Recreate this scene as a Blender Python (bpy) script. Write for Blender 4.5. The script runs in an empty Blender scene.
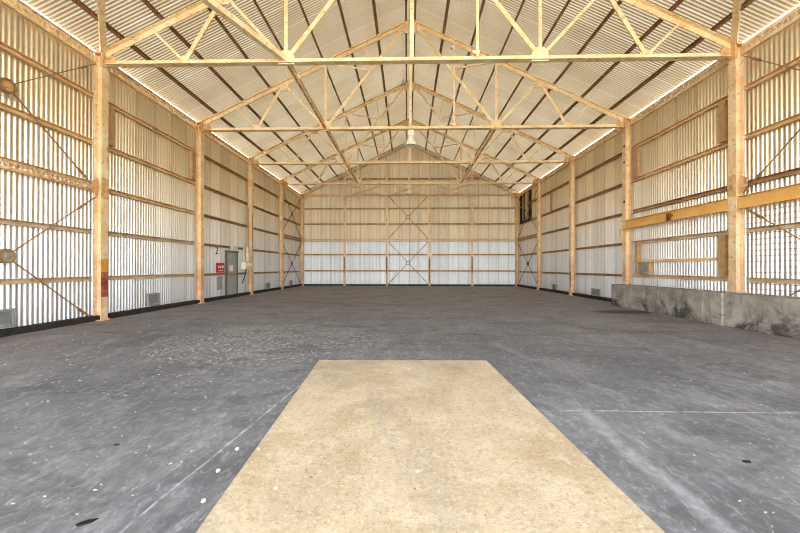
import bpy, bmesh, math, random
from mathutils import Vector, Matrix
random.seed(7)
S = bpy.context.scene
C = S.collection
PI = math.pi

# ------------------------------------------------------------------ layout
XI = 8.1          # inner face of the columns
XW = 8.42         # wall sheets
Y1, BAY = 8.53, 4.168
def cy(k): return Y1 + (k - 1) * BAY
YB = cy(5)        # back wall posts
YBS = YB + 0.24   # back wall sheet
YF = -4.0         # open front end of the hall
ZC = 6.78         # bottom chord level
ZE = 7.0          # eaves
APEX = 10.85
SL = 0.475
def zr(x): return APEX - SL * abs(x)
ORD = {1: 'first', 2: 'second', 3: 'third', 4: 'fourth', 5: 'fifth', 6: 'sixth', 7: 'seventh'}
SIDE = {-1: 'left', 1: 'right'}

# ------------------------------------------------------------------ materials
def nodes_of(name):
    m = bpy.data.materials.new(name); m.use_nodes = True
    nt = m.node_tree; nt.nodes.clear()
    return m, nt
class G:
    def __init__(s, nt): s.nt = nt
    def n(s, t, **k):
        nd = s.nt.nodes.new(t)
        for a, v in k.items(): setattr(nd, a, v)
        return nd
    def put(s, sock, v):
        if v is None: return
        if hasattr(v, 'is_output'): s.nt.links.new(v, sock)
        elif isinstance(v, (tuple, list)) and len(v) == 3 and sock.type == 'RGBA': sock.default_value = (*v, 1)
        else: sock.default_value = v
    def math(s, op, a, b=0.0, c=None, clamp=False):
        nd = s.n('ShaderNodeMath', operation=op, use_clamp=clamp)
        s.put(nd.inputs[0], a); s.put(nd.inputs[1], b)
        if c is not None: s.put(nd.inputs[2], c)
        return nd.outputs[0]
    def mix(s, f, a, b, blend='MIX'):
        nd = s.n('ShaderNodeMix', data_type='RGBA', blend_type=blend)
        s.put(nd.inputs[0], f); s.put(nd.inputs[6], a); s.put(nd.inputs[7], b)
        return nd.outputs[2]
    def mr(s, v, a, b, c=0.0, d=1.0):
        nd = s.n('ShaderNodeMapRange'); nd.clamp = True
        for i, q in enumerate((v, a, b, c, d)): s.put(nd.inputs[i], q)
        return nd.outputs[0]
    def pos(s):
        if not hasattr(s, '_p'):
            s._p = s.n('ShaderNodeNewGeometry').outputs['Position']
            s._x = s.n('ShaderNodeSeparateXYZ'); s.nt.links.new(s._p, s._x.inputs[0])
        return s._p
    def xyz(s): s.pos(); return s._x.outputs
    def vec(s, sc):
        nd = s.n('ShaderNodeVectorMath', operation='MULTIPLY')
        s.put(nd.inputs[0], s.pos()); nd.inputs[1].default_value = sc
        return nd.outputs[0]
    def noise(s, scale, detail=4, rough=.55, sc=(1, 1, 1), dist=0.0):
        nd = s.n('ShaderNodeTexNoise'); s.put(nd.inputs['Vector'], s.vec(sc))
        nd.inputs['Scale'].default_value = scale; nd.inputs['Detail'].default_value = detail
        nd.inputs['Roughness'].default_value = rough; nd.inputs['Distortion'].default_value = dist
        return nd.outputs[0]
    def vor(s, scale, sc=(1, 1, 1), out='Distance', feature='F1'):
        nd = s.n('ShaderNodeTexVoronoi', feature=feature); s.put(nd.inputs['Vector'], s.vec(sc))
        nd.inputs['Scale'].default_value = scale
        return nd.outputs[out]
    def white(s, v):
        nd = s.n('ShaderNodeTexWhiteNoise', noise_dimensions='1D'); s.put(nd.inputs['W'], v)
        return nd.outputs[0]
    def out(s, col, rough=.7, metal=0.0, transl=0.0, tcol=None, bump=None, bstr=.3, spec=.3):
        p = s.n('ShaderNodeBsdfPrincipled')
        s.put(p.inputs['Base Color'], col); s.put(p.inputs['Roughness'], rough); s.put(p.inputs['Metallic'], metal)
        p.inputs['Specular IOR Level'].default_value = spec
        if bump is not None:
            b = s.n('ShaderNodeBump'); b.inputs['Strength'].default_value = bstr; b.inputs['Distance'].default_value = .02
            s.put(b.inputs['Height'], bump); s.nt.links.new(b.outputs[0], p.inputs['Normal'])
        sh = p.outputs[0]
        if transl > 0:
            t = s.n('ShaderNodeBsdfTranslucent'); s.put(t.inputs[0], tcol if tcol is not None else col)
            mx = s.n('ShaderNodeMixShader'); mx.inputs[0].default_value = transl
            s.nt.links.new(sh, mx.inputs[1]); s.nt.links.new(t.outputs[0], mx.inputs[2]); sh = mx.outputs[0]
        o = s.n('ShaderNodeOutputMaterial'); s.nt.links.new(sh, o.inputs[0])

def lin(r, g, b):
    f = lambda c: (c / 255 / 12.92) if c / 255 <= .04045 else ((c / 255 + .055) / 1.055) ** 2.4
    return (f(r), f(g), f(b))

def mat_plain(name, c, rough=.6, metal=0.0, var=.12, scale=6):
    m, nt = nodes_of(name); g = G(nt)
    d = tuple(v * (1 - var * 2.2) for v in c)
    g.out(g.mix(g.mr(g.noise(scale), .35, .7), c, d), rough, metal)
    return m

def mat_steel(name, base, light, rust, amt=.5, primer=None, dark=lin(70, 48, 36)):
    m, nt = nodes_of(name); g = G(nt)
    col = g.mix(g.mr(g.noise(2.2, 5), .38, .62), base, light)
    r = g.mr(g.noise(7.5, 6, .7), .66 - .16 * amt, .8 - .1 * amt)
    col = g.mix(r, col, rust)
    fl = g.mr(g.noise(14, 4, .7, sc=(1, 1, .35)), .70 - .05 * amt, .74)
    col = g.mix(fl, col, dark)
    if primer:
        z = g.xyz()[2]
        n = g.noise(3.0, 4)
        zz = g.math('ADD', z, g.math('MULTIPLY', g.math('SUBTRACT', n, .5), 1.6))
        f = g.mr(zz, 2.3, 1.0)
        col = g.mix(g.math('MULTIPLY', f, g.mr(g.noise(5, 4), .3, .6, .15, .6)), col, primer)
    g.out(col, .62, 0, bump=g.noise(30, 3), bstr=.12)
    return m

M = {}
M['column'] = mat_steel('column paint', lin(228, 192, 138), lin(240, 216, 172), lin(176, 114, 60), .75, primer=lin(186, 140, 118))
M['truss'] = mat_steel('truss paint', lin(238, 204, 146), lin(248, 226, 182), lin(196, 136, 70), .75)
M['beam'] = mat_steel('beam paint', lin(226, 172, 92), lin(234, 186, 110), lin(168, 96, 40), .15)
M['girt'] = mat_steel('rail paint', lin(218, 178, 122), lin(232, 200, 150), lin(156, 104, 56), .7)
M['girt_low'] = mat_steel('dull rail paint', lin(198, 172, 136), lin(214, 194, 164), lin(138, 100, 64), .7)
M['girt_back'] = mat_steel('back rail paint', lin(164, 128, 86), lin(190, 152, 106), lin(108, 74, 46), .6)
M['purlin'] = mat_steel('purlin rust', lin(132, 96, 62), lin(154, 114, 74), lin(88, 56, 34), .5)
M['rod'] = mat_steel('rod rust', lin(134, 100, 66), lin(156, 120, 82), lin(86, 58, 38), .5)
M['plate'] = mat_steel('plate rust', lin(206, 158, 100), lin(222, 184, 130), lin(130, 84, 50), .9)
M['board'] = mat_plain('timber board', lin(196, 156, 106), .75, 0, .15, 9)
M['rust'] = mat_plain('rust patch', lin(150, 82, 34), .8, 0, .25, 12)
M['red'] = mat_plain('red paint', lin(196, 40, 42), .5)
M['white'] = mat_plain('white paint', lin(232, 230, 220), .5, 0, .05)
M['cream'] = mat_plain('cream enamel', lin(244, 234, 206), .5, 0, .08)
M['grey'] = mat_plain('grey paint', lin(166, 168, 162), .55, 0, .08)
M['ventgrey'] = mat_plain('vent grey', lin(150, 150, 146), .6, 0, .1)
M['black'] = mat_plain('black void', lin(22, 20, 18), .7, 0, .1)
M['kerb'] = mat_plain('dark sill', lin(52, 48, 46), .85, 0, .2, 5)
M['flake'] = mat_plain('pale flakes', lin(150, 150, 147), .8, 0, .2, 40)
M['stone'] = mat_plain('pale stone', lin(226, 220, 206), .8, 0, .1)
M['tag'] = mat_plain('white lettering', lin(238, 238, 236), .7, 0, .05)

SH_R, SH_M = .33, .88      # zinc-coated sheets: mostly dull metal
def mat_sheet(name, axis, low, high, z0, z1, transl, vary=.13, rough=SH_R, metal=SH_M):
    m, nt = nodes_of(name); g = G(nt)
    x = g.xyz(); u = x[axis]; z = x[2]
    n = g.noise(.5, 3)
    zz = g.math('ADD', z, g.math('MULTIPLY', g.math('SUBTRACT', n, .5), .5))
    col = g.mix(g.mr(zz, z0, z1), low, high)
    sh = g.math('FLOOR', g.math('DIVIDE', u, .76))
    col = g.mix(g.math('MULTIPLY', g.white(sh), vary * 2.2), col, lin(150, 128, 96))
    lap = g.math('LESS_THAN', g.math('FRACT', g.math('DIVIDE', u, .76)), .10)
    col = g.mix(g.math('MULTIPLY', lap, .3), col, lin(128, 110, 84))
    # run-down streaks and dust
    st = g.mr(g.noise(5, 5, .65, sc=(1, 1, .06)), .52, .8)
    col = g.mix(g.math('MULTIPLY', st, .35), col, lin(150, 120, 84))
    bl = g.mr(g.noise(1.3, 6, .6), .55, .8)
    col = g.mix(g.math('MULTIPLY', bl, .25), col, lin(170, 158, 140))
    g.out(col, rough, metal, transl, spec=.4)
    return m
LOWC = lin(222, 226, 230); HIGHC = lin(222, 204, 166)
M['wall_side'] = mat_sheet('side sheets', 1, LOWC, HIGHC, 1.6, 5.4, .02)  # side iron passes a little daylight too, added to brighten the hall
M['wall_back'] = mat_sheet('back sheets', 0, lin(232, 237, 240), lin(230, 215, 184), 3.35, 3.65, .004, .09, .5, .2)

ROOF_T = .038  # iron roof made slightly translucent, added to even out the daylight inside
def mat_roof():
    m, nt = nodes_of('roof sheets'); g = G(nt)
    x = g.xyz()
    col = g.mix(g.mr(g.noise(.8, 5), .35, .7), lin(226, 208, 174), lin(206, 184, 144))
    sh = g.math('FLOOR', g.math('DIVIDE', x[1], .76))
    col = g.mix(g.math('MULTIPLY', g.white(sh), .22), col, lin(160, 140, 110))
    lap = g.math('LESS_THAN', g.math('FRACT', g.math('DIVIDE', x[1], .76)), .09)
    col = g.mix(g.math('MULTIPLY', lap, .35), col, lin(246, 240, 224))
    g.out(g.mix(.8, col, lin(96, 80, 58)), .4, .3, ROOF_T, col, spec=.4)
    return m
M['roof'] = mat_roof()

def mat_floor():
    m, nt = nodes_of('dark sealed floor'); g = G(nt)
    x, y, z = g.xyz()[0], g.xyz()[1], g.xyz()[2]
    big = g.noise(.35, 5, .6)
    col = g.mix(g.mr(big, .35, .68), lin(97, 99, 105), lin(122, 123, 127))
    med = g.noise(1.6, 7, .65, dist=.6)
    col = g.mix(g.math('MULTIPLY', g.mr(med, .5, .74), .55), col, lin(152, 150, 150))
    dk = g.noise(.9, 6, .6, sc=(1, .6, 1), dist=.8)
    col = g.mix(g.math('MULTIPLY', g.mr(dk, .55, .72), .5), col, lin(84, 83, 85))
    # brownish dust towards the sides; far end brightened in its colour to keep an even tone
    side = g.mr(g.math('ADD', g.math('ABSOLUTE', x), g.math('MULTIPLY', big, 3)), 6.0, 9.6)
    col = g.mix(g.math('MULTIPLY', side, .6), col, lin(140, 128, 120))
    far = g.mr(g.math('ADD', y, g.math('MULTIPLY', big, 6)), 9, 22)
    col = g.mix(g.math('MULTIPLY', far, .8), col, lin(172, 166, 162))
    # long scuffs
    sc = g.mr(g.noise(3.0, 6, .7, sc=(1, .16, 1), dist=.4), .6, .74)
    col = g.mix(g.math('MULTIPLY', sc, .3), col, lin(176, 176, 176))
    # scoured patch of pale grit on the left
    dx = g.math('DIVIDE', g.math('ADD', x, 2.6), 2.3); dy = g.math('DIVIDE', g.math('SUBTRACT', y, 6.3), 1.9)
    rr = g.math('ADD', g.math('MULTIPLY', dx, dx), g.math('MULTIPLY', dy, dy))
    patch = g.mr(g.math('ADD', rr, g.math('MULTIPLY', big, 1.0)), 1.6, .4)
    grit = g.mr(g.noise(11, 6, .8), .53, .58)
    col = g.mix(g.math('MULTIPLY', g.math('MULTIPLY', patch, grit), .85), col, lin(204, 202, 196))
    # streaky wear and fine grain
    stk = g.noise(2.2, 8, .72, sc=(1, .35, 1), dist=1.2)
    col = g.mix(g.math('MULTIPLY', g.mr(stk, .5, .64), .5), col, lin(154, 155, 160))
    stk2 = g.noise(1.7, 8, .7, sc=(.4, 1, 1), dist=1.0)
    col = g.mix(g.math('MULTIPLY', g.mr(stk2, .5, .62), .6), col, lin(78, 78, 82))
    gr = g.noise(16, 8, .85, sc=(1, .6, 1), dist=.8)
    col = g.mix(g.mr(gr, .35, .65, .5, 0), col, lin(66, 66, 70))
    col = g.mix(g.mr(gr, .53, .68, 0, .5), col, lin(176, 176, 178))
    # fine pale specks everywhere
    sp = g.mr(g.noise(48, 4, .7, sc=(1, .55, 1), dist=1.5), .66, .71)
    spm = g.mr(g.noise(1.1, 3), .42, .62, .15, 1)
    col = g.mix(g.math('MULTIPLY', sp, g.math('MULTIPLY', spm, .85)), col, lin(214, 212, 208))
    # worn pale drag band right of the slab
    wob = g.math('MULTIPLY', g.math('SUBTRACT', g.noise(1.4, 3), .5), .16)
    cx_ = g.math('ADD', 1.58, wob)
    band = g.mr(g.math('ABSOLUTE', g.math('SUBTRACT', x, cx_)), .10, .03)
    band = g.math('MULTIPLY', band, g.mr(y, 3.6, 3.2)); band = g.math('MULTIPLY', band, g.mr(g.noise(9, 5, .7), .3, .62))
    col = g.mix(g.math('MULTIPLY', band, .42), col, lin(176, 176, 182))
    # joints cut in the floor
    lx = g.math('ADD', g.math('MULTIPLY', g.math('SUBTRACT', 3.9, y), .109), g.math('ADD', x, 1.39))
    j1 = g.mr(g.math('ABSOLUTE', g.math('ADD', lx, g.math('MULTIPLY', g.math('SUBTRACT', stk, .5), .05))), .014, .004)
    j1 = g.math('MULTIPLY', j1, g.math('MULTIPLY', g.mr(y, 5.0, 4.4), g.mr(g.noise(9, 5, .7), .4, .58)))
    j2 = g.mr(g.math('ABSOLUTE', g.math('ADD', g.math('SUBTRACT', y, 3.26), g.math('MULTIPLY', g.math('SUBTRACT', stk, .5), .04))), .013, .004)
    j2 = g.math('MULTIPLY', j2, g.math('MULTIPLY', g.mr(x, 1.3, 1.5), g.mr(g.noise(5, 3), .38, .52)))
    col = g.mix(g.math('MULTIPLY', g.math('MAXIMUM', j1, j2), .65), col, lin(190, 190, 194))
    # oily brown spot by the low concrete wall
    ox = g.math('DIVIDE', g.math('SUBTRACT', x, 6.7), 1.0); oy = g.math('DIVIDE', g.math('SUBTRACT', y, 10.6), .5)
    oo = g.math('ADD', g.math('MULTIPLY', ox, ox), g.math('MULTIPLY', oy, oy))
    col = g.mix(g.math('MULTIPLY', g.mr(g.math('ADD', oo, med), 1.7, 1.0), .9), col, lin(70, 50, 42))
    g.out(col, g.mr(med, .3, .7, .6, .8), 0, bump=g.noise(22, 6, .7), bstr=.25, spec=.25)
    return m
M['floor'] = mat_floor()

def mat_slab():
    m, nt = nodes_of('pale concrete'); g = G(nt)
    a = g.noise(1.3, 8, .66, dist=.8)
    col = g.mix(g.mr(a, .36, .64), lin(188, 174, 150), lin(166, 149, 122))
    col = g.mix(g.math('MULTIPLY', g.mr(g.noise(1.0, 7, .66, sc=(1, .6, 1), dist=.5), .48, .66), .6), col, lin(142, 136, 128))
    col = g.mix(g.math('MULTIPLY', g.mr(g.noise(2.6, 6, .7), .54, .68), .5), col, lin(200, 190, 172))
    col = g.mix(g.math('MULTIPLY', g.mr(g.noise(26, 6, .75), .50, .66), .5), col, lin(128, 104, 72))
    col = g.mix(g.math('MULTIPLY', g.mr(g.noise(46, 4, .7), .56, .68), .55), col, lin(206, 198, 182))
    col = g.mix(g.math('MULTIPLY', g.mr(g.noise(7, 5, .6), .68, .73), .8), col, lin(222, 216, 206))
    col = g.mix(g.math('MULTIPLY', g.mr(g.noise(38, 3, .6), .68, .71), .8), col, lin(78, 60, 42))
    g.out(col, .8, 0, bump=g.noise(40, 6, .75), bstr=.4, spec=.2)
    return m
M['slab'] = mat_slab()

def mat_plinth():
    m, nt = nodes_of('stained concrete'); g = G(nt)
    z = g.xyz()[2]
    col = g.mix(g.mr(g.noise(1.6, 8, .7), .38, .62), lin(168, 162, 152), lin(126, 121, 113))
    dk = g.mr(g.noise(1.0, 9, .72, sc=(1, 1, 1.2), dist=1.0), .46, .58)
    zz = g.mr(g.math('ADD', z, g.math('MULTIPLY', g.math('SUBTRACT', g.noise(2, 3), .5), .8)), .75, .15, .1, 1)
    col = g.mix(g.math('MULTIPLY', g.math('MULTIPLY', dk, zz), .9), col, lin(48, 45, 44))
    st = g.mr(g.noise(4.5, 6, .75, sc=(1, 1, .14)), .60, .68)
    col = g.mix(g.math('MULTIPLY', st, .6), col, lin(206, 201, 192))
    col = g.mix(g.math('MULTIPLY', g.mr(g.noise(3, 5, .7, sc=(1, 1, .2)), .58, .66), .6), col, lin(72, 67, 63))
    col = g.mix(g.math('MULTIPLY', g.mr(g.noise(24, 5, .7), .55, .7), .5), col, lin(186, 180, 170))
    g.out(col, .85, 0, bump=g.noise(14, 6, .7), bstr=.3, spec=.2)
    return m
M['plinth'] = mat_plinth()

# ------------------------------------------------------------------ mesh helpers
def NB(): return bmesh.new()
def box(bm, a, b):
    x0, y0, z0 = a; x1, y1, z1 = b
    v = [bm.verts.new(p) for p in ((x0, y0, z0), (x1, y0, z0), (x1, y1, z0), (x0, y1, z0), (x0, y0, z1), (x1, y0, z1), (x1, y1, z1), (x0, y1, z1))]
    for f in ((0, 3, 2, 1), (4, 5, 6, 7), (0, 1, 5, 4), (1, 2, 6, 5), (2, 3, 7, 6), (3, 0, 4, 7)): bm.faces.new([v[i] for i in f])
def prism(bm, p0, p1, up, poly):
    p0, p1, up = Vector(p0), Vector(p1), Vector(up)
    d = (p1 - p0).normalized(); s = d.cross(up)
    if s.length < 1e-5: s = d.cross(Vector((1, 0, 0)))
    s.normalize(); u = s.cross(d)
    A = [bm.verts.new(p0 + s * a + u * b) for a, b in poly]; B = [bm.verts.new(p1 + s * a + u * b) for a, b in poly]
    n = len(poly)
    for i in range(n): bm.faces.new((A[i], A[(i + 1) % n], B[(i + 1) % n], B[i]))
    bm.faces.new(A[::-1]); bm.faces.new(B)
def rect(w, h, o=(0, 0)): return [(o[0] - w / 2, o[1] - h / 2), (o[0] + w / 2, o[1] - h / 2), (o[0] + w / 2, o[1] + h / 2), (o[0] - w / 2, o[1] + h / 2)]
def tee(w, h, t, flip=1):     # flange w on top, stem h below; centred
    y0 = flip * h / 2
    P = [(-w / 2, y0), (w / 2, y0), (w / 2, y0 - flip * t), (t, y0 - flip * t), (t, y0 - flip * h), (-t, y0 - flip * h), (-t, y0 - flip * t), (-w / 2, y0 - flip * t)]
    return P
def ell(a, b, t, sa=1, sb=1):
    return [(sa * p, sb * q) for p, q in ((-a / 2, -b / 2), (a / 2, -b / 2), (a / 2, -b / 2 + t), (-a / 2 + t, -b / 2 + t), (-a / 2 + t, b / 2), (-a / 2, b / 2))]
def chan(w, h, t, s=1):       # web on the -s side
    return [(s * p, q) for p, q in ((-w / 2, -h / 2), (w / 2, -h / 2), (w / 2, -h / 2 + t), (-w / 2 + t, -h / 2 + t), (-w / 2 + t, h / 2 - t), (w / 2, h / 2 - t), (w / 2, h / 2), (-w / 2, h / 2))]
def tube(bm, p0, p1, r, n=8):
    prism(bm, p0, p1, (0.013, 0.021, 1), [(r * math.cos(2 * PI * i / n), r * math.sin(2 * PI * i / n)) for i in range(n)])
def path(bm, pts, r, n=8):
    for a, b in zip(pts[:-1], pts[1:]): tube(bm, a, b, r, n)
def lathe(bm, c, prof, n=24):
    rings = []
    for r, z in prof:
        rings.append([bm.verts.new((c[0] + r * math.cos(2 * PI * i / n), c[1] + r * math.sin(2 * PI * i / n), c[2] + z)) for i in range(n)])
    for A, B in zip(rings[:-1], rings[1:]):
        for i in range(n): bm.faces.new((A[i], A[(i + 1) % n], B[(i + 1) % n], B[i]))
def poly_plate(bm, pts, nrm, t):
    n = Vector(nrm).normalized() * t / 2
    A = [bm.verts.new(Vector(p) - n) for p in pts]; B = [bm.verts.new(Vector(p) + n) for p in pts]; k = len(pts)
    for i in range(k): bm.faces.new((A[i], A[(i + 1) % k], B[(i + 1) % k], B[i]))
    bm.faces.new(A[::-1]); bm.faces.new(B)
def bolt(bm, c, d, r=.014, h=.012):
    c, d = Vector(c), Vector(d)
    prism(bm, c, c + d * h, (0.01, 0.3, 1), [(r * math.cos(PI / 3 * i), r * math.sin(PI / 3 * i)) for i in range(6)])
def obj(name, bm, m, parent=None, fix=True):
    if fix: bmesh.ops.recalc_face_normals(bm, faces=bm.faces)
    me = bpy.data.meshes.new(name); bm.to_mesh(me); bm.free()
    me.materials.append(M[m] if isinstance(m, str) else m)
    o = bpy.data.objects.new(name, me); C.objects.link(o)
    if parent:
        o.parent = parent
        o.matrix_parent_inverse = Matrix.Translation(-parent.location)
    return o
def tag(o, label, cat, group=None, kind=None):
    o['label'] = label; o['category'] = cat
    if group: o['group'] = group
    if kind: o['kind'] = kind
    return o
def thing(name, label, cat, loc, group=None):
    o = bpy.data.objects.new(name, None); C.objects.link(o); o.location = loc; o.empty_display_size = .2
    return tag(o, label, cat, group)

# ------------------------------------------------------------------ the setting
bm = NB()
nx, ny = 2, 2
v = [bm.verts.new(p) for p in ((-8.9, -14, 0), (8.9, -14, 0), (8.9, YB + .5, 0), (-8.9, YB + .5, 0))]
bm.faces.new(v)
r = bmesh.ops.extrude_face_region(bm, geom=bm.faces[:])
bmesh.ops.translate(bm, vec=(0, 0, -.2), verts=[e for e in r['geom'] if isinstance(e, bmesh.types.BMVert)])
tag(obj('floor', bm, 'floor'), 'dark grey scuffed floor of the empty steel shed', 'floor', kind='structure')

bm = NB()
v = [bm.verts.new(p) for p in ((-120, -160, -.22), (120, -160, -.22), (120, 120, -.22), (-120, 120, -.22))]
bm.faces.new(v)
tag(obj('ground_outside', bm, mat_plain('yard ground', lin(178, 168, 150), .9, 0, .1, .2)), 'pale open yard ground around the shed', 'ground', kind='structure')

PITCH, AMP = .118, .016
def corrugated(f, u0, u1, v_pairs, name, m, PITCH=.102, AMP=.016):
    """f(u, w, v) -> point; u runs across the flutes, w is the flute height, v along them"""
    bm = NB(); seg = 8
    n = int((u1 - u0) / PITCH * seg)
    prev = None
    for i in range(n + 1):
        u = u0 + (u1 - u0) * i / n
        ph = 2 * PI * u / PITCH
        w = AMP * max(-1, min(1, 1.25 * math.sin(ph)))
        col = [bm.verts.new(f(u, w, vv)) for vv in v_pairs(u)]
        if prev:
            for a in range(len(col) - 1): bm.faces.new((prev[a], col[a], col[a + 1], prev[a + 1]))
        prev = col
    o = obj(name, bm, m)
    for p in o.data.polygons: p.use_smooth = True
    return o
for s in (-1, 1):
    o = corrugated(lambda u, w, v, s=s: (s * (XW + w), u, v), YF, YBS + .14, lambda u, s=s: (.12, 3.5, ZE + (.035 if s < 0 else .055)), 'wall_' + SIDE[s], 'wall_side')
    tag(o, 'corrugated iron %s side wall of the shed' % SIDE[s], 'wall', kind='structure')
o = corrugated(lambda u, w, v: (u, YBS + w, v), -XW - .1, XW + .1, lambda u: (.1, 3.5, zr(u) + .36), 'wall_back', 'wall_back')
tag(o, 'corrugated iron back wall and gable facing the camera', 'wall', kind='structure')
KR = math.hypot(1, SL)
for s in (-1, 1):
    nv = Vector((s * SL, 0, 1)).normalized()
    def f(u, w, v, s=s, nv=nv): return Vector((s * v, u, zr(v) + .31)) + nv * w
    o = corrugated(f, YF, YBS + .1, lambda u: (0.0, 4, 8.425), 'ceiling_' + SIDE[s], 'roof', .088, .0105)
    tag(o, 'corrugated iron underside of the %s roof slope' % SIDE[s], 'roof', kind='structure')
for s in (-1, 1):
    bm = NB(); box(bm, (s * 8.2, YF, 0), (s * 8.55, YBS + .1, .13))
    tag(obj('baseboard_' + SIDE[s], bm, 'kerb'), 'dark sill along the foot of the %s wall' % SIDE[s], 'sill', kind='structure')
bm = NB(); box(bm, (-8.2, YBS - .1, 0), (8.2, YBS + .1, .12))
tag(obj('baseboard_back', bm, 'kerb'), 'dark sill along the foot of the back wall', 'sill', kind='structure')

# pale slab let into the floor
bm = NB()
q = [(-1.445, 4.93), (1.07, 4.96), (1.235, 1.55), (1.30, -2.5), (-.95, -2.5), (-1.21, 1.55)]
A = [bm.verts.new((x, y, -.05)) for x, y in q]; B = [bm.verts.new((x, y, .014)) for x, y in q]
n = len(q)
for i in range(n): bm.faces.new((A[i], A[(i + 1) % n], B[(i + 1) % n], B[i]))
bm.faces.new(A[::-1]); ft = bm.faces.new(B)
bmesh.ops.bevel(bm, geom=list(ft.edges), offset=.012, segments=2, affect='EDGES')
tag(obj('concrete_slab', bm, 'slab'), 'pale tan concrete slab let into the dark floor in the foreground', 'slab')

# low concrete wall on the right
root = thing('low_concrete_wall', 'stained grey low concrete wall along the right side of the shed', 'low wall', (7.95, 8, 0))
XP = 7.52
bm = NB(); box(bm, (XP, -3, 0), (8.19, 12.55, .78)); bmesh.ops.bevel(bm, geom=[e for e in bm.edges], offset=.015, segments=2, affect='EDGES')
obj('wall_body', bm, 'plinth', root)
bm = NB(); box(bm, (XP - .035, 8.15, 0), (XP + .2, 8.72, .785)); bmesh.ops.bevel(bm, geom=[e for e in bm.edges], offset=.01, segments=1, affect='EDGES')
p = obj('pier', bm, 'plinth', root); p['label'] = 'slightly raised concrete pier under the near right column'

# ------------------------------------------------------------------ columns
def column(s, k, label):
    y = cy(k); zb = .785 if (s == 1 and k == 1) else 0
    if s == 1 and k == 2: zb = 0
    root = thing('steel_column', label, 'column', (s * (XI + .1), y, zb), 'steel columns along the %s wall' % SIDE[s])
    t = .014; w = .2; d = .2
    H = [(0, -w / 2), (t, -w / 2), (t, -t / 2), (d - t, -t / 2), (d - t, -w / 2), (d, -w / 2), (d, w / 2), (d - t, w / 2), (d - t, t / 2), (t, t / 2), (t, w / 2), (0, w / 2)]
    bm = NB()
    A = [bm.verts.new((s * (XI + a), y + b, zb)) for a, b in H]; B = [bm.verts.new((s * (XI + a), y + b, ZE - .02)) for a, b in H]
    n = len(H)
    for i in range(n): bm.faces.new((A[i], A[(i + 1) % n], B[(i + 1) % n], B[i]))
    bm.faces.new(A[::-1]); bm.faces.new(B)
    obj('shaft', bm, 'column', root)
    bm = NB()
    zz = zb + .35
    while zz < ZE - .2:
        for yy in (-.06, .06): bolt(bm, (s * XI, y + yy, zz), (-s, 0, 0), .013, .01)
        zz += .42
    o = obj('rivet_row', bm, 'plate', root)
    bm = NB(); box(bm, (s * (XI - .04), y - .14, zb), (s * (XI + .24), y + .14, zb + .022))
    for yy in (-.11, .11): bolt(bm, (s * (XI - .015), y + yy, zb + .022), (0, 0, 1), .016, .02)
    obj('base_plate', bm, 'column', root)
    # head bracket carrying the truss shoe
    bm = NB()
    poly_plate(bm, [(s * (XI - .3), y, ZC - .06), (s * (XI - .3), y, ZC + .08), (s * (XI - .14), y, zr(XI - .14) + .05), (s * (XI + .14), y, zr(XI + .14) + .1), (s * (XI + .14), y, ZC - .1)], (0, 1, 0), .03)
    box(bm, (s * (XI - .03), y - .12, ZE - .34), (s * (XI + .01), y + .12, ZE + .06))
    box(bm, (s * (XI - .02), y - .12, ZE + .0), (s * (XI + .24), y + .12, ZE + .03))
    obj('head_bracket', bm, 'plate', root)
    if k in (1, 5):
        bm = NB()
        sg = -1 if k == 1 else -1
        poly_plate(bm, [(s * (XI + .1), y - .1, 3.28), (s * (XI + .1), y - .28, 3.42), (s * (XI + .1), y - .28, 3.6), (s * (XI + .1), y - .1, 3.74)], (1, 0, 0), .02)
        box(bm, (s * (XI - .012), y - .11, 3.2), (s * XI, y + .11, 3.74))
        for zz in (3.28, 3.4, 3.52, 3.64):
            for yy in (-.07, .07): bolt(bm, (s * (XI - .012), y + yy, zz), (-s, 0, 0), .016, .014)
        obj('splice_plate', bm, 'plate', root)
    return root
CL = {
 (-1, 1): 'nearest steel column on the left, its foot streaked red and yellow',
 (-1, 2): 'cream steel column on the left, between the near vent bay and the door bay',
 (-1, 3): 'left steel column with the switch box beside it, just past the grey door',
 (-1, 4): 'fourth cream column along the left wall, last before the left corner',
 (-1, 5): 'left back corner column where the side wall meets the back wall',
 (1, 1): 'nearest steel column on the right, standing on the low concrete wall',
 (1, 2): 'right steel column at the end of the low concrete wall, with small dark holes',
 (1, 3): 'third cream steel column along the right wall, past the low concrete wall',
 (1, 4): 'fourth cream column along the right wall, beside the dark broken window',
 (1, 5): 'right back corner column where the side wall meets the back wall'}
cols = {}
for key, lb in CL.items(): cols[key] = column(*key, lb)
# paint marks on the foot of the nearest left column, dark holes in the second right one
bm = NB(); box(bm, (-XI, cy(1) - .1, .62), (-XI + .004, cy(1) + .1, 1.28)); o = obj('red_mark', bm, mat_steel('worn red', lin(138, 58, 44), lin(176, 104, 78), lin(96, 48, 34), 1.0), cols[(-1, 1)]); o['label'] = 'worn dark red paint mark'
bm = NB(); box(bm, (-XI, cy(1) - .1, 1.28), (-XI + .004, cy(1) + .1, 1.62)); o = obj('yellow_mark', bm, mat_steel('worn yellow', lin(206, 144, 44), lin(218, 160, 80), lin(146, 80, 34), 1.0), cols[(-1, 1)]); o['label'] = 'worn yellow paint mark'
bm = NB()
for z in (6.0, 5.4, 3.9): tube(bm, (XI - .003, cy(2) - .02, z), (XI + .005, cy(2) - .02, z), .05, 10)
o = obj('bolt_hole', bm, 'black', cols[(1, 2)]); o['label'] = 'three dark round holes in the column face'
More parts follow.
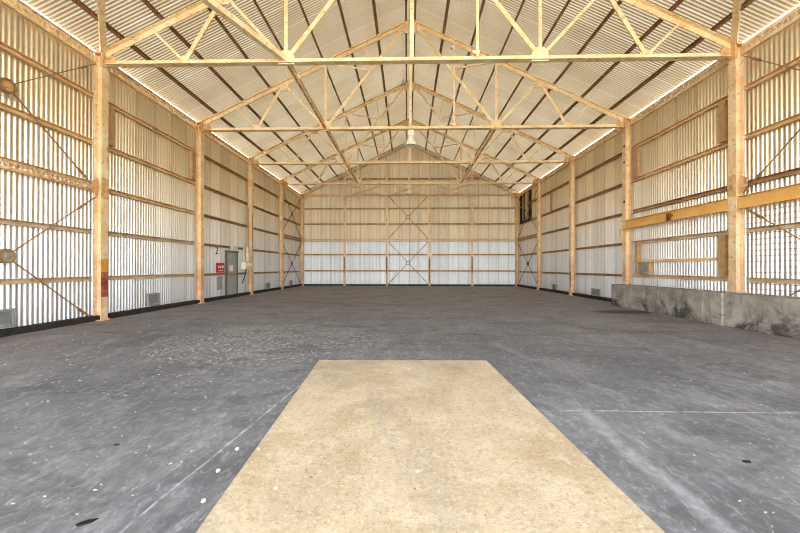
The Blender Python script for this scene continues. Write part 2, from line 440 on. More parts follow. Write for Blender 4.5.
for (s, k, za, zb_) in ((-1, 3, 2.2, 4.1), (-1, 3, 1.75, 2.0), (1, 3, .4, 1.2), (-1, 4, 2.0, 2.4)):
    bm = NB(); box(bm, (s * XI, cy(k) - .1, za), (s * (XI - .003), cy(k) - .02, zb_))
    o = obj('rust_streak', bm, 'purlin', cols[(s, k)]); o['label'] = 'dark rust streak'

# ------------------------------------------------------------------ trusses
Wd = XI
def truss(k, label, hanger):
    y = cy(k)
    root = thing('roof_truss', label, 'roof truss', (0, y, ZC), 'roof trusses across the shed')
    for s in (-1, 1):
        bm = NB(); prism(bm, (0, y, zr(0)), (s * (XI - .02), y, zr(XI - .02)), (0, 0, 1), tee(.20, .15, .016))
        obj('top_chord', bm, 'truss', root)
    bm = NB(); prism(bm, (-XI + .05, y, ZC), (XI - .05, y, ZC), (0, 0, 1), tee(.17, .13, .014, -1))
    for x in [i * .62 - 7.7 for i in range(26)]:
        bolt(bm, (x, y - .0145, ZC + .02), (0, -1, 0), .014, .012)
    obj('bottom_chord', bm, 'truss', root)
    bm = NB(); prism(bm, (0, y, ZC), (0, y, zr(0) - .1), (0, 1, 0), tee(.10, .09, .01, -1)); obj('king_post', bm, 'truss', root)
    def T(f): return (f * Wd, y, zr(f * Wd))
    def Bp(f): return (f * Wd, y, ZC)
    for s in (-1, 1):
        b1, b2 = .405, .735
        for nm, p, q, w in (('long_diagonal', T(s * .02), Bp(s * b1), .11), ('vertical', Bp(s * b1), T(s * b1), .09), ('diagonal', Bp(s * b1), T(s * .605), .075),
                            ('diagonal', T(s * .605), Bp(s * b2), .11), ('strut', Bp(s * b2), T(s * .84), .06)):
            bm = NB(); prism(bm, p, q, (0, 1, 0), tee(w, w * .8, .008, -1)); obj(nm, bm, 'truss', root)
        # short struts propping the rafter off the long diagonal
        def D(t): a, b = Vector(T(s * .02)), Vector(Bp(s * b1)); return a.lerp(b, t)
        bm = NB(); prism(bm, D(.44), T(s * .215), (0, 1, 0), ell(.055, .055, .008)); obj('strut', bm, 'truss', root)
        bm = NB(); prism(bm, D(.44), T(s * b1), (0, 1, 0), ell(.05, .05, .008)); obj('strut', bm, 'truss', root)
        # gussets
        for (cxn, cz, w, h) in ((s * b1 * Wd, ZC + .09, .42, .36), (s * b2 * Wd, ZC + .06, .30, .2)):
            bm = NB(); poly_plate(bm, [(cxn - w / 2, y, cz - h / 2), (cxn + w / 2, y, cz - h / 2), (cxn + w / 2, y, cz + h * .1), (cxn + w * .25, y, cz + h / 2), (cxn - w * .25, y, cz + h / 2), (cxn - w / 2, y, cz + h * .1)], (0, 1, 0), .05)
            for a in (-.3, 0, .3): bolt(bm, (cxn + a * w, y - .025, cz - .02), (0, -1, 0), .018, .018)
            obj('gusset_plate', bm, 'truss', root)
        cxn = s * .605 * Wd; cz = zr(cxn) - .1
        bm = NB(); poly_plate(bm, [(cxn - .2, y, cz - .03 + (.095 if s > 0 else -.095)), (cxn - .1, y, cz - .14), (cxn + .1, y, cz - .14), (cxn + .2, y, cz - .03 - (.095 if s > 0 else -.095)), (cxn, y, cz + .1)], (0, 1, 0), .04)
        obj('gusset_plate', bm, 'truss', root)
    bm = NB(); poly_plate(bm, [(-.42, y, zr(.42) - .02), (0, y, APEX + .03), (.42, y, zr(.42) - .02), (.2, y, zr(0) - .42), (-.2, y, zr(0) - .42)], (0, 1, 0), .045)
    obj('apex_plate', bm, 'truss', root)
    if hanger:
        x = .205 * Wd
        bm = NB(); prism(bm, (x, y - .1, ZC - .02), (x, y - .1, zr(x) - .06), (0, 1, 0), ell(.07, .07, .009))
        box(bm, (x - .12, y - .13, ZC + .06), (x + .06, y - .02, ZC + .14)); box(bm, (x - .12, y - .13, zr(x) - .3), (x + .06, y - .02, zr(x) - .22))
        obj('hanger', bm, 'truss', root)
for k, lb, hg in ((1, 'cream steel roof truss nearest the camera, spanning the nearest pair of columns', True),
                  (2, 'second cream roof truss from the front, with the large white lamp under it', True),
                  (3, 'third cream roof truss from the front, between the two lamp trusses', False),
                  (4, 'farthest cream roof truss, last one before the back gable', False)):
    truss(k, lb, hg)

# ties along the shed between the truss joints
GAP = {1: 'first and second trusses', 2: 'second and third trusses', 3: 'third and fourth trusses'}
for s in (-1, 1):
    for k in (1, 2, 3):
        if s == 1 and k == 1: continue
        bm = NB()
        x = s * .405 * Wd
        for dx in (-.03, .03): prism(bm, (x + dx, cy(k) + .04, ZC + .01), (x + dx, cy(k + 1) - .04, ZC + .01), (0, 0, 1), ell(.03, .10, .008, -1 if dx > 0 else 1, -1))
        for t in [i / 8 for i in range(1, 8)]:
            yy = cy(k) + BAY * t; box(bm, (x - .06, yy - .012, ZC - .03), (x + .06, yy + .012, ZC + .0))
        tag(obj('tie_beam', bm, 'truss'), 'cream double tie bar left of the ridge between the %s' % GAP[k] if s < 0 else 'cream double tie bar right of the ridge between the %s' % GAP[k], 'tie bar', 'tie bars running along the shed')
# braces in the two end bays
def brace(p, q, w, label, m='truss', name='wind_brace'):
    bm = NB(); prism(bm, p, q, (0, 0, 1), ell(w, w, .009)); 
    tag(obj(name, bm, m), label, 'brace', 'wind braces in the roof')
brace((-.405 * Wd - .05, cy(1) - .02, ZC + .05), (-5.2, cy(0), ZC + .05), .13, 'thick cream brace from the near left truss joint out of the picture top')
for s in (-1, 1):
    bm = NB(); prism(bm, (s * (XI + .02), cy(1) - .05, zr(XI) + .08), (s * 4.45, cy(0), zr(4.45) + .02), (s * SL, 0, 1), ell(.12, .11, .01, s))
    tag(obj('wind_brace', bm, 'column'), 'cream roof brace rising straight up from the head of the nearest %s column' % SIDE[s], 'brace', 'wind braces in the roof')
zt = ZC + .02
for a, b, lb in ((-1.38, 1.62, 'thin roof brace behind the far lamp, sloping down to the right towards the back wall'),
                 (1.38, -1.62, 'thin roof brace behind the far lamp, sloping down to the left towards the back wall'),
                 (-1.38, -4.9, 'thin roof brace left of the far lamp running outwards to the back wall'),
                 (1.38, 4.9, 'thin roof brace right of the far lamp running outwards to the back wall'),
                 (-4.6, -1.66, 'thin roof brace left of the far lamp running inwards to the back wall'),
                 (4.6, 1.66, 'thin roof brace right of the far lamp running inwards to the back wall')):
    dz = .09 if a > 0 and abs(a) < 2 and b < 0 or abs(a) > 4 else 0
    brace((a, cy(4) + .08, zt + dz), (b, YB - .03, zt + dz), .07, lb)

# ------------------------------------------------------------------ purlins
for s in (-1, 1):
    for i in range(7):
        x = 1.27 + i * 1.055
        bm = NB()
        nv = Vector((s * SL, 0, 1))
        c = Vector((s * x, 0, zr(x) + .175))
        prism(bm, (c.x, YF, c.z), (c.x, YBS - .05, c.z), nv, chan(.065, .16, .012, -s))
        tag(obj('roof_purlin', bm, 'purlin'), 'dark rusty purlin under the %s roof slope, %s down from the ridge' % (SIDE[s], ORD[i + 1]), 'purlin', 'purlins under the %s roof slope' % SIDE[s])
    bm = NB(); prism(bm, (s * .17, YF, zr(.17) + .17), (s * .17, YBS - .05, zr(.17) + .17), (0, 0, 1), chan(.07, .17, .012, -s))
    tag(obj('ridge_purlin', bm, 'purlin'), 'dark purlin close along the %s of the ridge' % SIDE[s], 'purlin', 'pair of ridge purlins')

# ------------------------------------------------------------------ eaves beams (laced)
BAYN = {0: 'before the nearest column', 1: 'between first and second columns', 2: 'between second and third columns', 3: 'between third and fourth columns', 4: 'between fourth column and back corner'}
def laced(name, p, q, up, gap, m, root, size=.07, off=(0, 0, 0), step=.13):
    p, q, up = Vector(p), Vector(q), Vector(up)
    d = (q - p); L = d.length; d.normalize()
    for sg in (-1, 1):
        bm = NB(); prism(bm, p + up * gap / 2 * sg, q + up * gap / 2 * sg, up, ell(size, size, .01, 1, -sg)); obj('flange_bar', bm, m, root)
    bm = NB(); n = max(2, int(L / step)); sg = 1
    for i in range(n):
        a = p + d * (L * i / n) + up * gap / 2 * sg; b = p + d * (L * (i + 1) / n) - up * gap / 2 * sg
        prism(bm, a, b, up.cross(d), rect(.03, .012)); sg = -sg
    obj('lacing', bm, m, root)
for s in (-1, 1):
    for k in range(5):
        ya = cy(k) + (.12 if k else 0); yb = cy(k + 1) - .12
        root = thing('eaves_beam', 'laced steel eaves beam on the %s wall %s' % (SIDE[s], BAYN[k]), 'beam', (s * 8.25, (ya + yb) / 2, 6.88), 'eaves beams on the %s wall' % SIDE[s])
        laced('eaves', (s * 8.27, ya, 6.86), (s * 8.27, yb, 6.86), (0, 0, 1), .19, 'column' if k < 3 else 'girt', root, .08)

# ------------------------------------------------------------------ wall rails
GZ = [1.1, 2.33, 3.5, 4.66, 5.88]
def rail_name(i): return ['lowest', 'second lowest', 'middle', 'second highest', 'highest'][i]
for s in (-1, 1):
    for k in range(5):
        ya = cy(k) + (.1 if k else 0); yb = cy(k + 1) - .1
        for i, z in enumerate(GZ):
            m = 'girt' if i >= 2 else 'girt_low'
            if k >= 2 or (s == 1 and i == 2): m = 'girt_back'
            lab = '%s wall rail on the %s wall %s' % (rail_name(i), SIDE[s], BAYN[k])
            grp = 'wall rails on the %s wall' % SIDE[s]
            if k in (0, 4) and i == 2 and not (s == 1 and k == 0):
                root = thing('laced_wall_rail', 'laced double ' + lab, 'wall rail', (s * 8.28, (ya + yb) / 2, z), grp)
                laced('rail', (s * 8.27, ya, z), (s * 8.27, yb, z), (0, 0, 1), .16, m, root, .075)
                continue
            h = .12 if (k < 2) else .1
            bm = NB(); prism(bm, (s * 8.335, ya, z), (s * 8.335, yb, z), (0, 0, 1), chan(.10, h, .012, -s))
            tag(obj('wall_rail', bm, m), 'steel ' + lab, 'wall rail', grp)
# back wall posts and rails
PX = [-XI - .05, -4.93, -1.68, 1.58, 4.83, XI + .05]
PL = ['', 'far left', 'near left', 'near right', 'far right']
for i in range(1, 5):
    x = PX[i]
    root = thing('back_wall_post', 'tall steel post on the back wall, %s from the left' % ORD[i], 'post', (x, YB + .05, 0), 'posts on the back wall')
    t = .012; w = .14; d = .14
    H = [(-w / 2, 0), (w / 2, 0), (w / 2, t), (t / 2, t), (t / 2, d - t), (w / 2, d - t), (w / 2, d), (-w / 2, d), (-w / 2, d - t), (-t / 2, d - t), (-t / 2, t), (-w / 2, t)]
    bm = NB(); A = [bm.verts.new((x + a, YB - .02 + b, 0)) for a, b in H]; B = [bm.verts.new((x + a, YB - .02 + b, zr(x) - .07)) for a, b in H]
    for j in range(12): bm.faces.new((A[j], A[(j + 1) % 12], B[(j + 1) % 12], B[j]))
    bm.faces.new(A[::-1]); bm.faces.new(B); obj('shaft', bm, 'column', root)
    bm = NB(); box(bm, (x - .11, YB - .06, 0), (x + .11, YB + .16, .02)); obj('base_plate', bm, 'column', root)
    for za, zb_ in ((1.0, 2.2),) if i != 3 else ((.3, 2.1),):
        bm = NB(); box(bm, (x - .07, YB - .024, za), (x + .03, YB - .02, zb_)); o = obj('rust_streak', bm, 'purlin', root); o['label'] = 'dark rusty patch'
PANEL = ['left corner and first post', 'first and second posts', 'second and third posts', 'third and fourth posts', 'fourth post and right corner']
GZB = [1.15, 2.4, 3.5, 4.75, 5.95, 6.98]
for j in range(5):
    xa, xb = PX[j] + .075, PX[j + 1] - .075
    for i, z in enumerate(GZB):
        lab = '%s back wall rail between the %s' % ((['lowest', 'second lowest', 'laced double middle', 'fourth highest', 'fifth highest', 'eaves level'])[i] if i not in (3, 4) else ('first above the middle laced' if i == 3 else 'second above the middle laced'), PANEL[j])
        if i == 2:
            root = thing('laced_wall_rail', lab, 'wall rail', ((xa + xb) / 2, YB + .1, z), 'rails on the back wall')
            laced('rail', (xa, YB + .1, z), (xb, YB + .1, z), (0, 0, 1), .15, 'girt', root, .07)
            continue
        bm = NB(); prism(bm, (xa, YB + .14, z), (xb, YB + .14, z), (0, 0, 1), chan(.1, .11 if i < 5 else .14, .012, -1))
        tag(obj('wall_rail', bm, 'girt_back' if i != 5 else 'girt'), lab, 'wall rail', 'rails on the back wall')
    xa2 = max(xa, -5.4); xb2 = min(xb, 5.4)
    if xb2 > xa2:
        bm = NB(); prism(bm, (xa2, YB + .14, 8.23), (xb2, YB + .14, 8.23), (0, 0, 1), chan(.1, .12, .012, -1))
        tag(obj('wall_rail', bm, 'girt_back'), 'gable rail high on the back wall between the %s' % PANEL[j], 'wall rail', 'rails on the back wall')
for s in (-1, 1):   # rake angles on the gable
    bm = NB(); prism(bm, (s * .02, YB + .1, zr(0) + .02), (s * XI, YB + .1, zr(XI) + .02), (0, 0, 1), ell(.12, .14, .012, s))
    tag(obj('gable_rafter', bm, 'girt'), 'rafter along the %s slope of the back gable' % SIDE[s], 'rafter')

# ------------------------------------------------------------------ X bracing
def xbrace(P, nrm, rr, label, low, m='rod', disc=True):
    """P = four corners bl, br, tr, tl"""
    P = [Vector(p) for p in P]; c = sum(P, Vector()) / 4; nrm = Vector(nrm)
    root = thing('cross_brace', label, 'cross brace', c, 'cross braces on the walls')
    for p in P:
        d = (c - p).normalized()
        bm = NB(); prism(bm, p, c - d * rr * .85, nrm, rect(.016 if disc else .04, .028)); 
        e = p + d * .45; tube(bm, e - d * .12, e + d * .12, .03, 8)
        obj('rod', bm, m, root)
    bm = NB(); n = 20
    ax = (P[1] - P[0]).normalized(); up = Vector((0, 0, 1))
    def ring(r, o): return [bm.verts.new(c + ax * r * math.cos(2 * PI * i / n) + up * r * math.sin(2 * PI * i / n) + nrm * o) for i in range(n)]
    R = [ring(rr * .72, .035), ring(rr, .035), ring(rr, -.035), ring(rr * .72, -.035)]
    for a in range(4):
        for i in range(n): bm.faces.new((R[a][i], R[a][(i + 1) % n], R[(a + 1) % 4][(i + 1) % n], R[(a + 1) % 4][i]))
    rg = obj('ring', bm, m, root)
    if disc:
        bm = NB(); A = ring(rr * .72, .012); B = ring(rr * .72, -.012)
        bm.faces.new(A); bm.faces.new(B[::-1])
        for i in range(n): bm.faces.new((A[i], A[(i + 1) % n], B[(i + 1) % n], B[i]))
        bolt(bm, c + nrm * .012, nrm, .05, .03)
        o = obj('disc', bm, 'plate' if not low else mat_bolted, rg)
    return root
mat_bolted = mat_plain('galvanised disc', lin(176, 168, 152), .5, 0, .2, 12)
for s in (-1, 1):
    x = s * 8.25
    for k, wh in ((0, 'near'), (4, 'far')):
        ya, yb = cy(k) + (.25 if k == 0 else .1), cy(k + 1) - .12
        lowz = .12 if k else .02
        for lo, (z0, z1) in ((False, ((3.62 if k else 3.46 if s < 0 else 3.26), 6.7)), (True, (lowz, 3.22 if s < 0 or k else 2.92))):
            nm = 'lower' if lo else 'upper'
            if k == 0:
                lb = '%s rusty cross brace with ring at the %s edge of the picture' % (nm, SIDE[s])
            else:
                lb = '%s rusty cross brace on the %s wall in the last bay before the back corner' % (nm, SIDE[s])
            xbrace([(x, ya, z0), (x, yb, z0), (x, yb, z1), (x, ya, z1)], (-s, 0, 0), .15 if k == 0 else .13, lb, lo, disc=(k == 0))
for lo, (z0, z1) in ((False, (3.62, 6.9)), (True, (.15, 3.38))):
    xbrace([(PX[2] + .1, YB, z0), (PX[3] - .1, YB, z0), (PX[3] - .1, YB, z1), (PX[2] + .1, YB, z1)], (0, -1, 0), .15, '%s cross brace in the middle panel of the back wall' % ('lower' if lo else 'upper'), lo, disc=False)

# ------------------------------------------------------------------ yellow beam on the right
for k in (0, 1):
    ya, yb = (cy(0), cy(1) - .105) if k == 0 else (cy(1) + .105, cy(2) + .12)
    lb = ('deep yellow steel beam on the right running out of the picture, above the lower cross brace' if k == 0 else 'deep yellow steel beam with a rust patch between the first and second right columns')
    root = thing('deep_steel_beam', lb, 'beam', (8.08, (ya + yb) / 2, 3.02), 'deep yellow beams on the right wall')
    xo = 8.04 if k else 8.09
    bm = NB(); prism(bm, (xo + .04, ya, 3.02), (xo + .04, yb, 3.02), (0, 0, 1), chan(.08, .32, .014, -1)); obj('beam_body', bm, 'beam', root)
    if k:
        bm = NB(); box(bm, (xo - .006, 10.40, 2.87), (xo, 10.58, 3.10)); poly_plate(bm, [(xo - .003, 10.3, 3.0), (xo - .003, 10.36, 3.06), (xo - .003, 10.38, 2.95)], (1, 0, 0), .006)
        o = obj('rust_patch', bm, 'rust', root); o['label'] = 'brown rust patch'
        bm = NB(); box(bm, (xo - .07, yb - .03, 2.84), (xo + .09, yb + .06, 2.86)); box(bm, (xo + .0, yb - .03, 2.6), (xo + .06, yb + .0, 2.85)); obj('seat_bracket', bm, 'plate', root)

bm = NB()
for i in range(15): tube(bm, (8.375, cy(0), .88 + i * .135), (8.375, cy(1) - .1, .88 + i * .135), .005, 5)
tag(obj('wire_strands', bm, 'rod'), 'faint horizontal wires strung over the near right wall below the deep yellow beam', 'wires')
# ------------------------------------------------------------------ framed-in openings
def board(a, b, label, name='jamb_board', m='board', cat='board', grp='boards framing the old openings'):
    bm = NB(); box(bm, a, b); tag(obj(name, bm, m), label, cat, grp)
board((8.2, 8.82, 4.73), (8.38, 9.02, 5.81), 'wide tan jamb board high on the right wall beside the nearest column')
board((8.26, 12.2, 4.73), (8.38, 12.44, 5.81), 'narrow tan jamb board high on the right wall just before the second column')
board((8.2, 8.82, 1.17), (8.38, 9.02, 2.26), 'wide tan jamb board low on the right wall beside the nearest column')
board((8.26, 12.2, 1.17), (8.38, 12.36, 2.26), 'narrow tan jamb board low on the right wall beside the small grey panel')
board((8.27, 9.03, 1.60), (8.37, 12.19, 1.68), 'extra thin rail across the low framed opening on the right wall', 'opening_rail', 'girt', 'wall rail')
board((8.28, 11.72, 1.17), (8.37, 12.19, 1.59), 'small square grey panel in the corner of the low framed opening', 'infill_panel', 'ventgrey', 'panel')
board((8.24, 11.60, 1.17), (8.37, 11.70, 1.59), 'short tan board right of the small square grey panel')
board((-8.38, 8.74, 4.73), (-8.22, 8.96, 5.81), 'wide tan jamb board high on the left wall beside the nearest column')
board((-8.38, 12.28, 4.73), (-8.24, 12.50, 5.81), 'narrow tan jamb board high on the left wall beside the second column')
board((8.3, 19.5, 4.73), (8.38, 19.62, 5.81), 'slim jamb board high on the right wall between the third and fourth columns')
bm = NB()
# ------------------------------------------------------------------ broken louvre window, far right
W0, W1, Z0, Z1 = 22.85, 24.75, 4.78, 6.72
root = tag(bpy.data.objects.new('window_1', None), 'dark broken louvre window high in the right wall near the back corner', 'window', kind='structure')
C.objects.link(root); root.location = (8.3, 23.9, 5.75)
bm = NB(); box(bm, (8.385, W0, Z0), (8.395, W1, Z1)); obj('dark_opening', bm, 'black', root)
bm = NB()
for a, b in (((8.28, W0 - .06, Z0 - .1), (8.40, W1 + .06, Z0)), ((8.30, W0 - .06, Z1), (8.40, W1 + .06, Z1 + .05))): box(bm, a, b)
for yy in (W0 - .06, W1): box(bm, (8.30, yy, Z0), (8.40, yy + .06, Z1))
obj('window_frame', bm, 'kerb', root)
for ya, wd, za in ((W0 + .42, .13, Z0), (W0 + .72, .30, Z0 + .02), (W0 + 1.42, .10, Z0)):
    bm = NB(); box(bm, (8.33, ya, za), (8.36, ya + wd, Z1)); obj('louvre_strip', bm, 'girt', root)

# ------------------------------------------------------------------ door and the things beside it, left wall
XD = -8.398
root = tag(bpy.data.objects.new('door_1', None), 'grey personnel door in the left wall with a white paper notice', 'door', kind='structure')
C.objects.link(root); root.location = (XD, 15.3, .13)
bm = NB(); box(bm, (XD - .02, 14.90, .13), (XD + .045, 15.75, 2.08)); leaf = obj('door_leaf', bm, 'grey', root)
bm = NB(); box(bm, (XD, 14.83, .13), (XD + .07, 14.895, 2.16)); box(bm, (XD, 15.755, .13), (XD + .07, 15.82, 2.16)); box(bm, (XD, 14.8, 2.09), (XD + .10, 15.85, 2.17)); obj('door_frame', bm, mat_plain('dark frame', lin(104, 104, 100), .6), root)
bm = NB(); tube(bm, (XD + .045, 15.66, 1.02), (XD + .10, 15.66, 1.02), .012); tube(bm, (XD + .10, 15.66, 1.02), (XD + .10, 15.54, 1.02), .011); obj('door_handle', bm, 'ventgrey', leaf)
bm = NB(); box(bm, (XD + .046, 15.12, 1.22), (XD + .05, 15.42, 1.5)); tag(obj('paper_notice', bm, 'white'), 'white paper notice stuck on the grey door', 'notice')
bm = NB(); box(bm, (XD + .02, 15.17, 2.19), (XD + .16, 15.64, 2.42)); bmesh.ops.bevel(bm, geom=bm.edges[:], offset=.02, segments=2, affect='EDGES')
tag(obj('exit_light', bm, 'white'), 'white box light fixed above the grey door', 'light')
# red sign
root = thing('safety_sign', 'red safety sign on the left wall beside the grey door', 'sign', (XD, 14.42, 1.35))
bm = NB(); box(bm, (XD, 14.12, 1.17), (XD + .045, 14.7, 1.6)); sb = obj('sign_board', bm, 'red', root)
bm = NB()
for yy, w in ((14.2, .1), (14.36, .08), (14.5, .12)): box(bm, (XD + .045, yy, 1.36), (XD + .049, yy + w, 1.48))
box(bm, (XD + .045, 14.22, 1.24), (XD + .049, 14.6, 1.28))
o = obj('sign_lettering', bm, 'white', sb); o['label'] = 'white marks on the red sign'
bm = NB(); box(bm, (XD, 14.16, .42), (XD + .03, 14.56, 1.0)); tag(obj('grey_placard', bm, mat_plain('faded placard', lin(176, 176, 176), .7, 0, .2, 25)), 'faded grey placard below the red safety sign', 'placard')
# numeral 2
cu = bpy.data.curves.new('numeral', 'FONT'); cu.body = '2'; cu.size = .48; cu.extrude = .004
tmp = bpy.data.objects.new('numeral_tmp', cu); C.objects.link(tmp)
dg = bpy.context.evaluated_depsgraph_get(); dg.update()
me = bpy.data.meshes.new_from_object(tmp.evaluated_get(dg)); bpy.data.objects.remove(tmp)
o = bpy.data.objects.new('bay_numeral', me); C.objects.link(o); me.materials.clear(); me.materials.append(M['rust'])
o.matrix_world = Matrix.Translation((XD + .006, 14.04, 1.98)) @ Matrix.Rotation(PI / 2, 4, 'Z') @ Matrix.Rotation(PI / 2, 4, 'X')
tag(o, 'brown painted numeral two on the left wall above the red sign', 'numeral')
# switch box, conduit and cable by the third left column
root = thing('switch_box', 'tall cream switch box beside the third left column', 'switch box', (-8.25, 16.55, 1.65), None)
bm = NB(); box(bm, (-8.38, 16.42, 1.72), (-8.14, 16.72, 2.42)); bmesh.ops.bevel(bm, geom=bm.edges[:], offset=.015, segments=2, affect='EDGES'); obj('box_body', bm, 'cream', root)
bm = NB(); box(bm, (-8.38, 16.20, 1.30), (-8.14, 16.74, 1.68)); bmesh.ops.bevel(bm, geom=bm.edges[:], offset=.03, segments=2, affect='EDGES'); tube(bm, (-8.14, 16.6, 1.5), (-8.05, 16.6, 1.5), .1, 16); tube(bm, (-8.14, 16.35, 1.5), (-8.08, 16.35, 1.5), .06, 14); obj('valve_housing', bm, 'cream', root)
bm = NB(); path(bm, [(-8.2, 16.30, 1.5), (-8.2, 16.28, 2.2), (-8.2, 16.30, 2.6)], .03); path(bm, [(-8.2, 16.6, 2.42), (-8.2, 16.6, 4.4)], .022); obj('conduit', bm, 'board', root)
bm = NB(); path(bm, [(-8.15, 16.28, 1.32), (-8.15, 16.24, 1.15), (-8.16, 16.16, .95), (-8.17, 16.05, .78), (-8.18, 15.98, .62)], .022); obj('cable', bm, 'black', root)

# ------------------------------------------------------------------ wall vents
def vent(x, y0, y1, z0, z1, label):
    s = 1 if x > 0 else -1
    root = thing('wall_vent', label, 'vent', (x, (y0 + y1) / 2, z0), 'low wall vents')
    bm = NB(); xa, xb = x - s * .06, x
    for a, b in (((y0, z0), (y1, z0 + .05)), ((y0, z1 - .05), (y1, z1)), ((y0, z0 + .05), (y0 + .05, z1 - .05)), ((y1 - .05, z0 + .05), (y1, z1 - .05))):
        box(bm, (xa, a[0], a[1]), (xb, b[0], b[1]))
    obj('vent_frame', bm, 'ventgrey', root)
    bm = NB(); n = 5
    for i in range(n):
        zz = z0 + .06 + (z1 - z0 - .12) * (i + .5) / n
        poly_plate(bm, [(xa + s * .01, y0 + .05, zz - .015), (xa + s * .01, y1 - .05, zz - .015), (xb, y1 - .05, zz + .03), (xb, y0 + .05, zz + .03)], (s * .8, 0, .6), .008)
    obj('louvre', bm, 'ventgrey', root)
vent(-8.34, 6.33, 6.71, .16, .54, 'grey louvred vent low on the left wall at the picture edge')
vent(-8.34, 10.25, 10.74, .16, .56, 'grey louvred vent low on the left wall between the first two columns')
vent(-8.34, 18.98, 19.48, .17, .50, 'small grey vent low on the left wall between the third and fourth columns')
vent(-8.34, 22.9, 23.3, .17, .50, 'small grey vent low on the left wall in the last bay')
vent(8.34, 14.66, 15.24, .14, .46, 'grey louvred vent low on the right wall past the low concrete wall')
vent(8.34, 18.86, 19.3, .15, .44, 'small grey vent low on the right wall between the third and fourth columns')

# box and lettering on the back wall
bm = NB(); box(bm, (1.40, YB - .16, 2.24), (1.76, YB - .025, 2.54)); bmesh.ops.bevel(bm, geom=bm.edges[:], offset=.015, segments=2, affect='EDGES')
tag(obj('junction_box', bm, 'white'), 'small white box on the third post of the back wall', 'box')
root = thing('painted_lettering', 'white scrawled lettering at the foot of the back wall, middle panel', 'lettering', (-.2, YBS, .2))
yw = YBS - .03
for x0, pts in ((-.50, [(0, 0), (0, .3), (.14, .3), (.14, .16), (0, .16)]), (-.24, [(0, .3), (.14, .3), (.02, 0), (.16, 0)]), (.04, [(.06, 0), (.06, .3), (0, .24)])):
    bm = NB()
    for a, b in zip(pts[:-1], pts[1:]): prism(bm, (x0 + a[0], yw, .2 + a[1]), (x0 + b[0], yw, .2 + b[1]), (0, 1, 0), rect(.045, .012))
    obj('letter', bm, 'tag', root)

# ------------------------------------------------------------------ lamps
def lamp(k, label):
    y = cy(k); c = (0.02, y - .12, ZC - .10)
    root = thing('high_bay_lamp', label, 'lamp', (c[0], c[1], c[2] - .7), 'high bay lamps under the ridge')
    bm = NB(); tube(bm, (c[0], c[1], c[2] + .14), (c[0], c[1], c[2] - .06), .018); box(bm, (c[0] - .05, c[1] - .03, c[2] + .02), (c[0] + .05, c[1] + .14, c[2] + .05)); obj('hook', bm, 'truss', root)
    bm = NB(); box(bm, (c[0] - .11, c[1] - .11, c[2] - .30), (c[0] + .11, c[1] + .11, c[2] - .05)); bmesh.ops.bevel(bm, geom=bm.edges[:], offset=.025, segments=2, affect='EDGES'); obj('gear_box', bm, 'cream', root)
    bm = NB(); lathe(bm, c, [(.10, -.28), (.11, -.36), (.17, -.44), (.215, -.55), (.22, -.64), (.205, -.64), (.19, -.56), (.15, -.46), (.05, -.40)], 28); o = obj('reflector', bm, 'cream', root)
    for p in o.data.polygons: p.use_smooth = True
    bm = NB(); lathe(bm, c, [(.02, -.40), (.035, -.45), (.07, -.52), (.06, -.58), (.005, -.61)], 16); obj('bulb', bm, 'white', o)
lamp(2, 'cream dome lamp hanging under the second roof truss, the larger of two')
lamp(4, 'cream dome lamp hanging under the farthest roof truss, the smaller of two')
root = thing('ridge_globe', 'small white globe beside the ridge above the third roof truss', 'lamp', (-.34, cy(3) - .2, 10.78))  # white globe added to stand for a pale spot by the ridge
bm = NB(); lathe(bm, (-.32, cy(3) - .25, 10.72), [(.005, .12), (.07, .1), (.1, 0), (.085, -.07), (.005, -.09)], 16); obj('white_globe', bm, 'white', root)
bm = NB(); tube(bm, (-.32, cy(3) - .25, 10.83), (-.32, cy(3) - .25, 10.95), .015); obj('bracket', bm, 'girt', root)

# ------------------------------------------------------------------ loose bits on the floor
def chip(bm, x, y, z0, r, el=1.0):
    n = random.randint(5, 7); a0 = random.random() * 6; th = random.uniform(-.2, 1.2); ct, st = math.cos(th), math.sin(th)
    h = .004 + random.random() * .006
    A, B = [], []
    for i in range(n):
        rr = r * (.65 + random.random() * .6); a = a0 + 2 * PI * i / n
        px, py = rr * math.cos(a) * el, rr * math.sin(a)
        px, py = px * ct - py * st, px * st + py * ct
        A.append(bm.verts.new((x + px, y + py, z0))); B.append(bm.verts.new((x + .85 * px, y + .85 * py, z0 + h)))
    for i in range(n): bm.faces.new((A[i], A[(i + 1) % n], B[(i + 1) % n], B[i]))
    bm.faces.new(B)
bm = NB()
for i in range(2600):
    y = 1.6 + 14 * random.random() ** 1.6; x = random.uniform(-7.4, 7.2)
    if y < 4.95 and -1.5 < x < 1.3: continue
    chip(bm, x, y, 0, random.choice((.002, .003, .003, .004)), random.uniform(1.2, 4.5))
for i in range(1200):
    a = random.random() * 6.3; rr = math.sqrt(random.random())
    x, y = -2.7 + 2.2 * rr * math.cos(a), 6.3 + 1.7 * rr * math.sin(a)
    if y < 4.95 and x > -1.5: continue
    chip(bm, x, y, 0, random.choice((.005, .007, .009)), random.uniform(.8, 1.8))
tag(obj('paint_flakes', bm, 'flake'), 'scattered pale flakes and grit on the dark floor', 'flakes', kind='stuff')
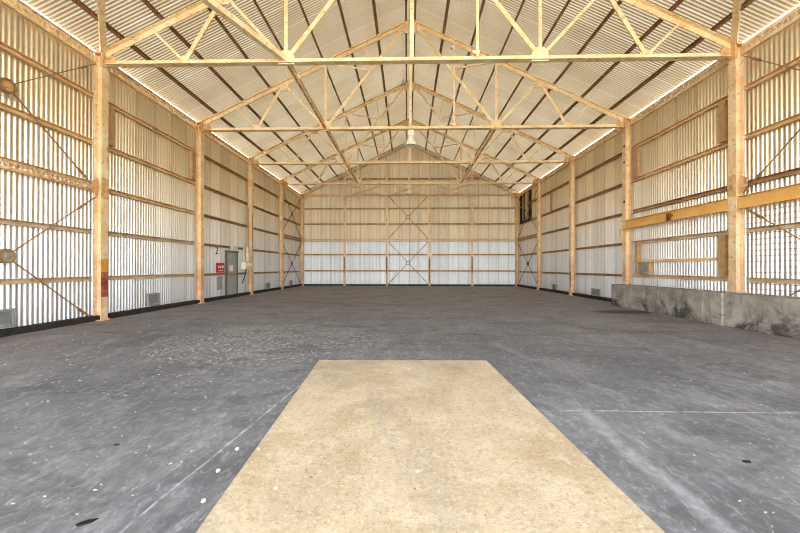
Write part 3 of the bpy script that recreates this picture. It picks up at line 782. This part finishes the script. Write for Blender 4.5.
for x, y, ln, lb in ((-1.87, 1.77, .045, 'small dark scrap on the floor at the bottom left, nearest of the dark scraps'), (-2.4, 2.55, .026, 'small dark scrap on the floor at the lower left, farther from the camera'), (2.32, 2.43, .03, 'small dark scrap on the floor right of the pale worn band')):
    bm = NB(); chip(bm, x, y, .0, ln * .5, 2.0)
    tag(obj('dark_scrap', bm, 'black'), lb, 'scrap', 'dark scraps on the floor')
for (x, y, r, lb) in ((-1.42, 2.5, .013, 'pale pebble on the dark floor left of the slab, farthest of three'), (-1.41, 2.23, .013, 'pale pebble on the dark floor left of the slab, middle of three'), (-1.33, 1.94, .013, 'pale pebble on the dark floor left of the slab, nearest of three')):
    bm = NB(); bmesh.ops.create_icosphere(bm, subdivisions=2, radius=1)
    for v_ in bm.verts:
        v_.co = Vector((x + v_.co.x * r * (1 + .15 * math.sin(5 * v_.co.y)), y + v_.co.y * r * 1.2, .008 + v_.co.z * .010))
    tag(obj('pebble', bm, 'stone'), lb, 'pebble', 'pebbles beside the slab')

# ------------------------------------------------------------------ light
w = bpy.data.worlds.new('World'); S.world = w; w.use_nodes = True
bg = w.node_tree.nodes['Background']; bg.inputs[0].default_value = (.92, .96, 1.0, 1); bg.inputs[1].default_value = 6.0
sun = bpy.data.lights.new('sun', 'SUN'); sun.energy = 62; sun.angle = .02; sun.color = (1, .97, .92)
so = bpy.data.objects.new('sun', sun); C.objects.link(so); so.rotation_euler = (math.radians(-73), 0, 0); so.location = (0, 0, 30)

# ------------------------------------------------------------------ camera
cam = bpy.data.cameras.new('camera'); cam.lens = 330 / 800 * 36; cam.sensor_width = 36; cam.clip_start = .05; cam.clip_end = 500
co = bpy.data.objects.new('camera', cam); C.objects.link(co)
co.matrix_world = Matrix.Translation((-.1207, 0, 1.3938)) @ Matrix.Rotation(.0218, 4, 'Z') @ Matrix.Rotation(PI / 2 + .0036, 4, 'X') @ Matrix.Rotation(.0009, 4, 'Z')
S.camera = co
S.view_settings.view_transform = 'Standard'; S.view_settings.look = 'None'; S.view_settings.gamma = 1; S.view_settings.use_curve_mapping = False
S.view_settings.exposure = 0.65
S.cycles.filter_width = 1.0
S.cycles.max_bounces = 12; S.cycles.diffuse_bounces = 8; S.cycles.transmission_bounces = 8
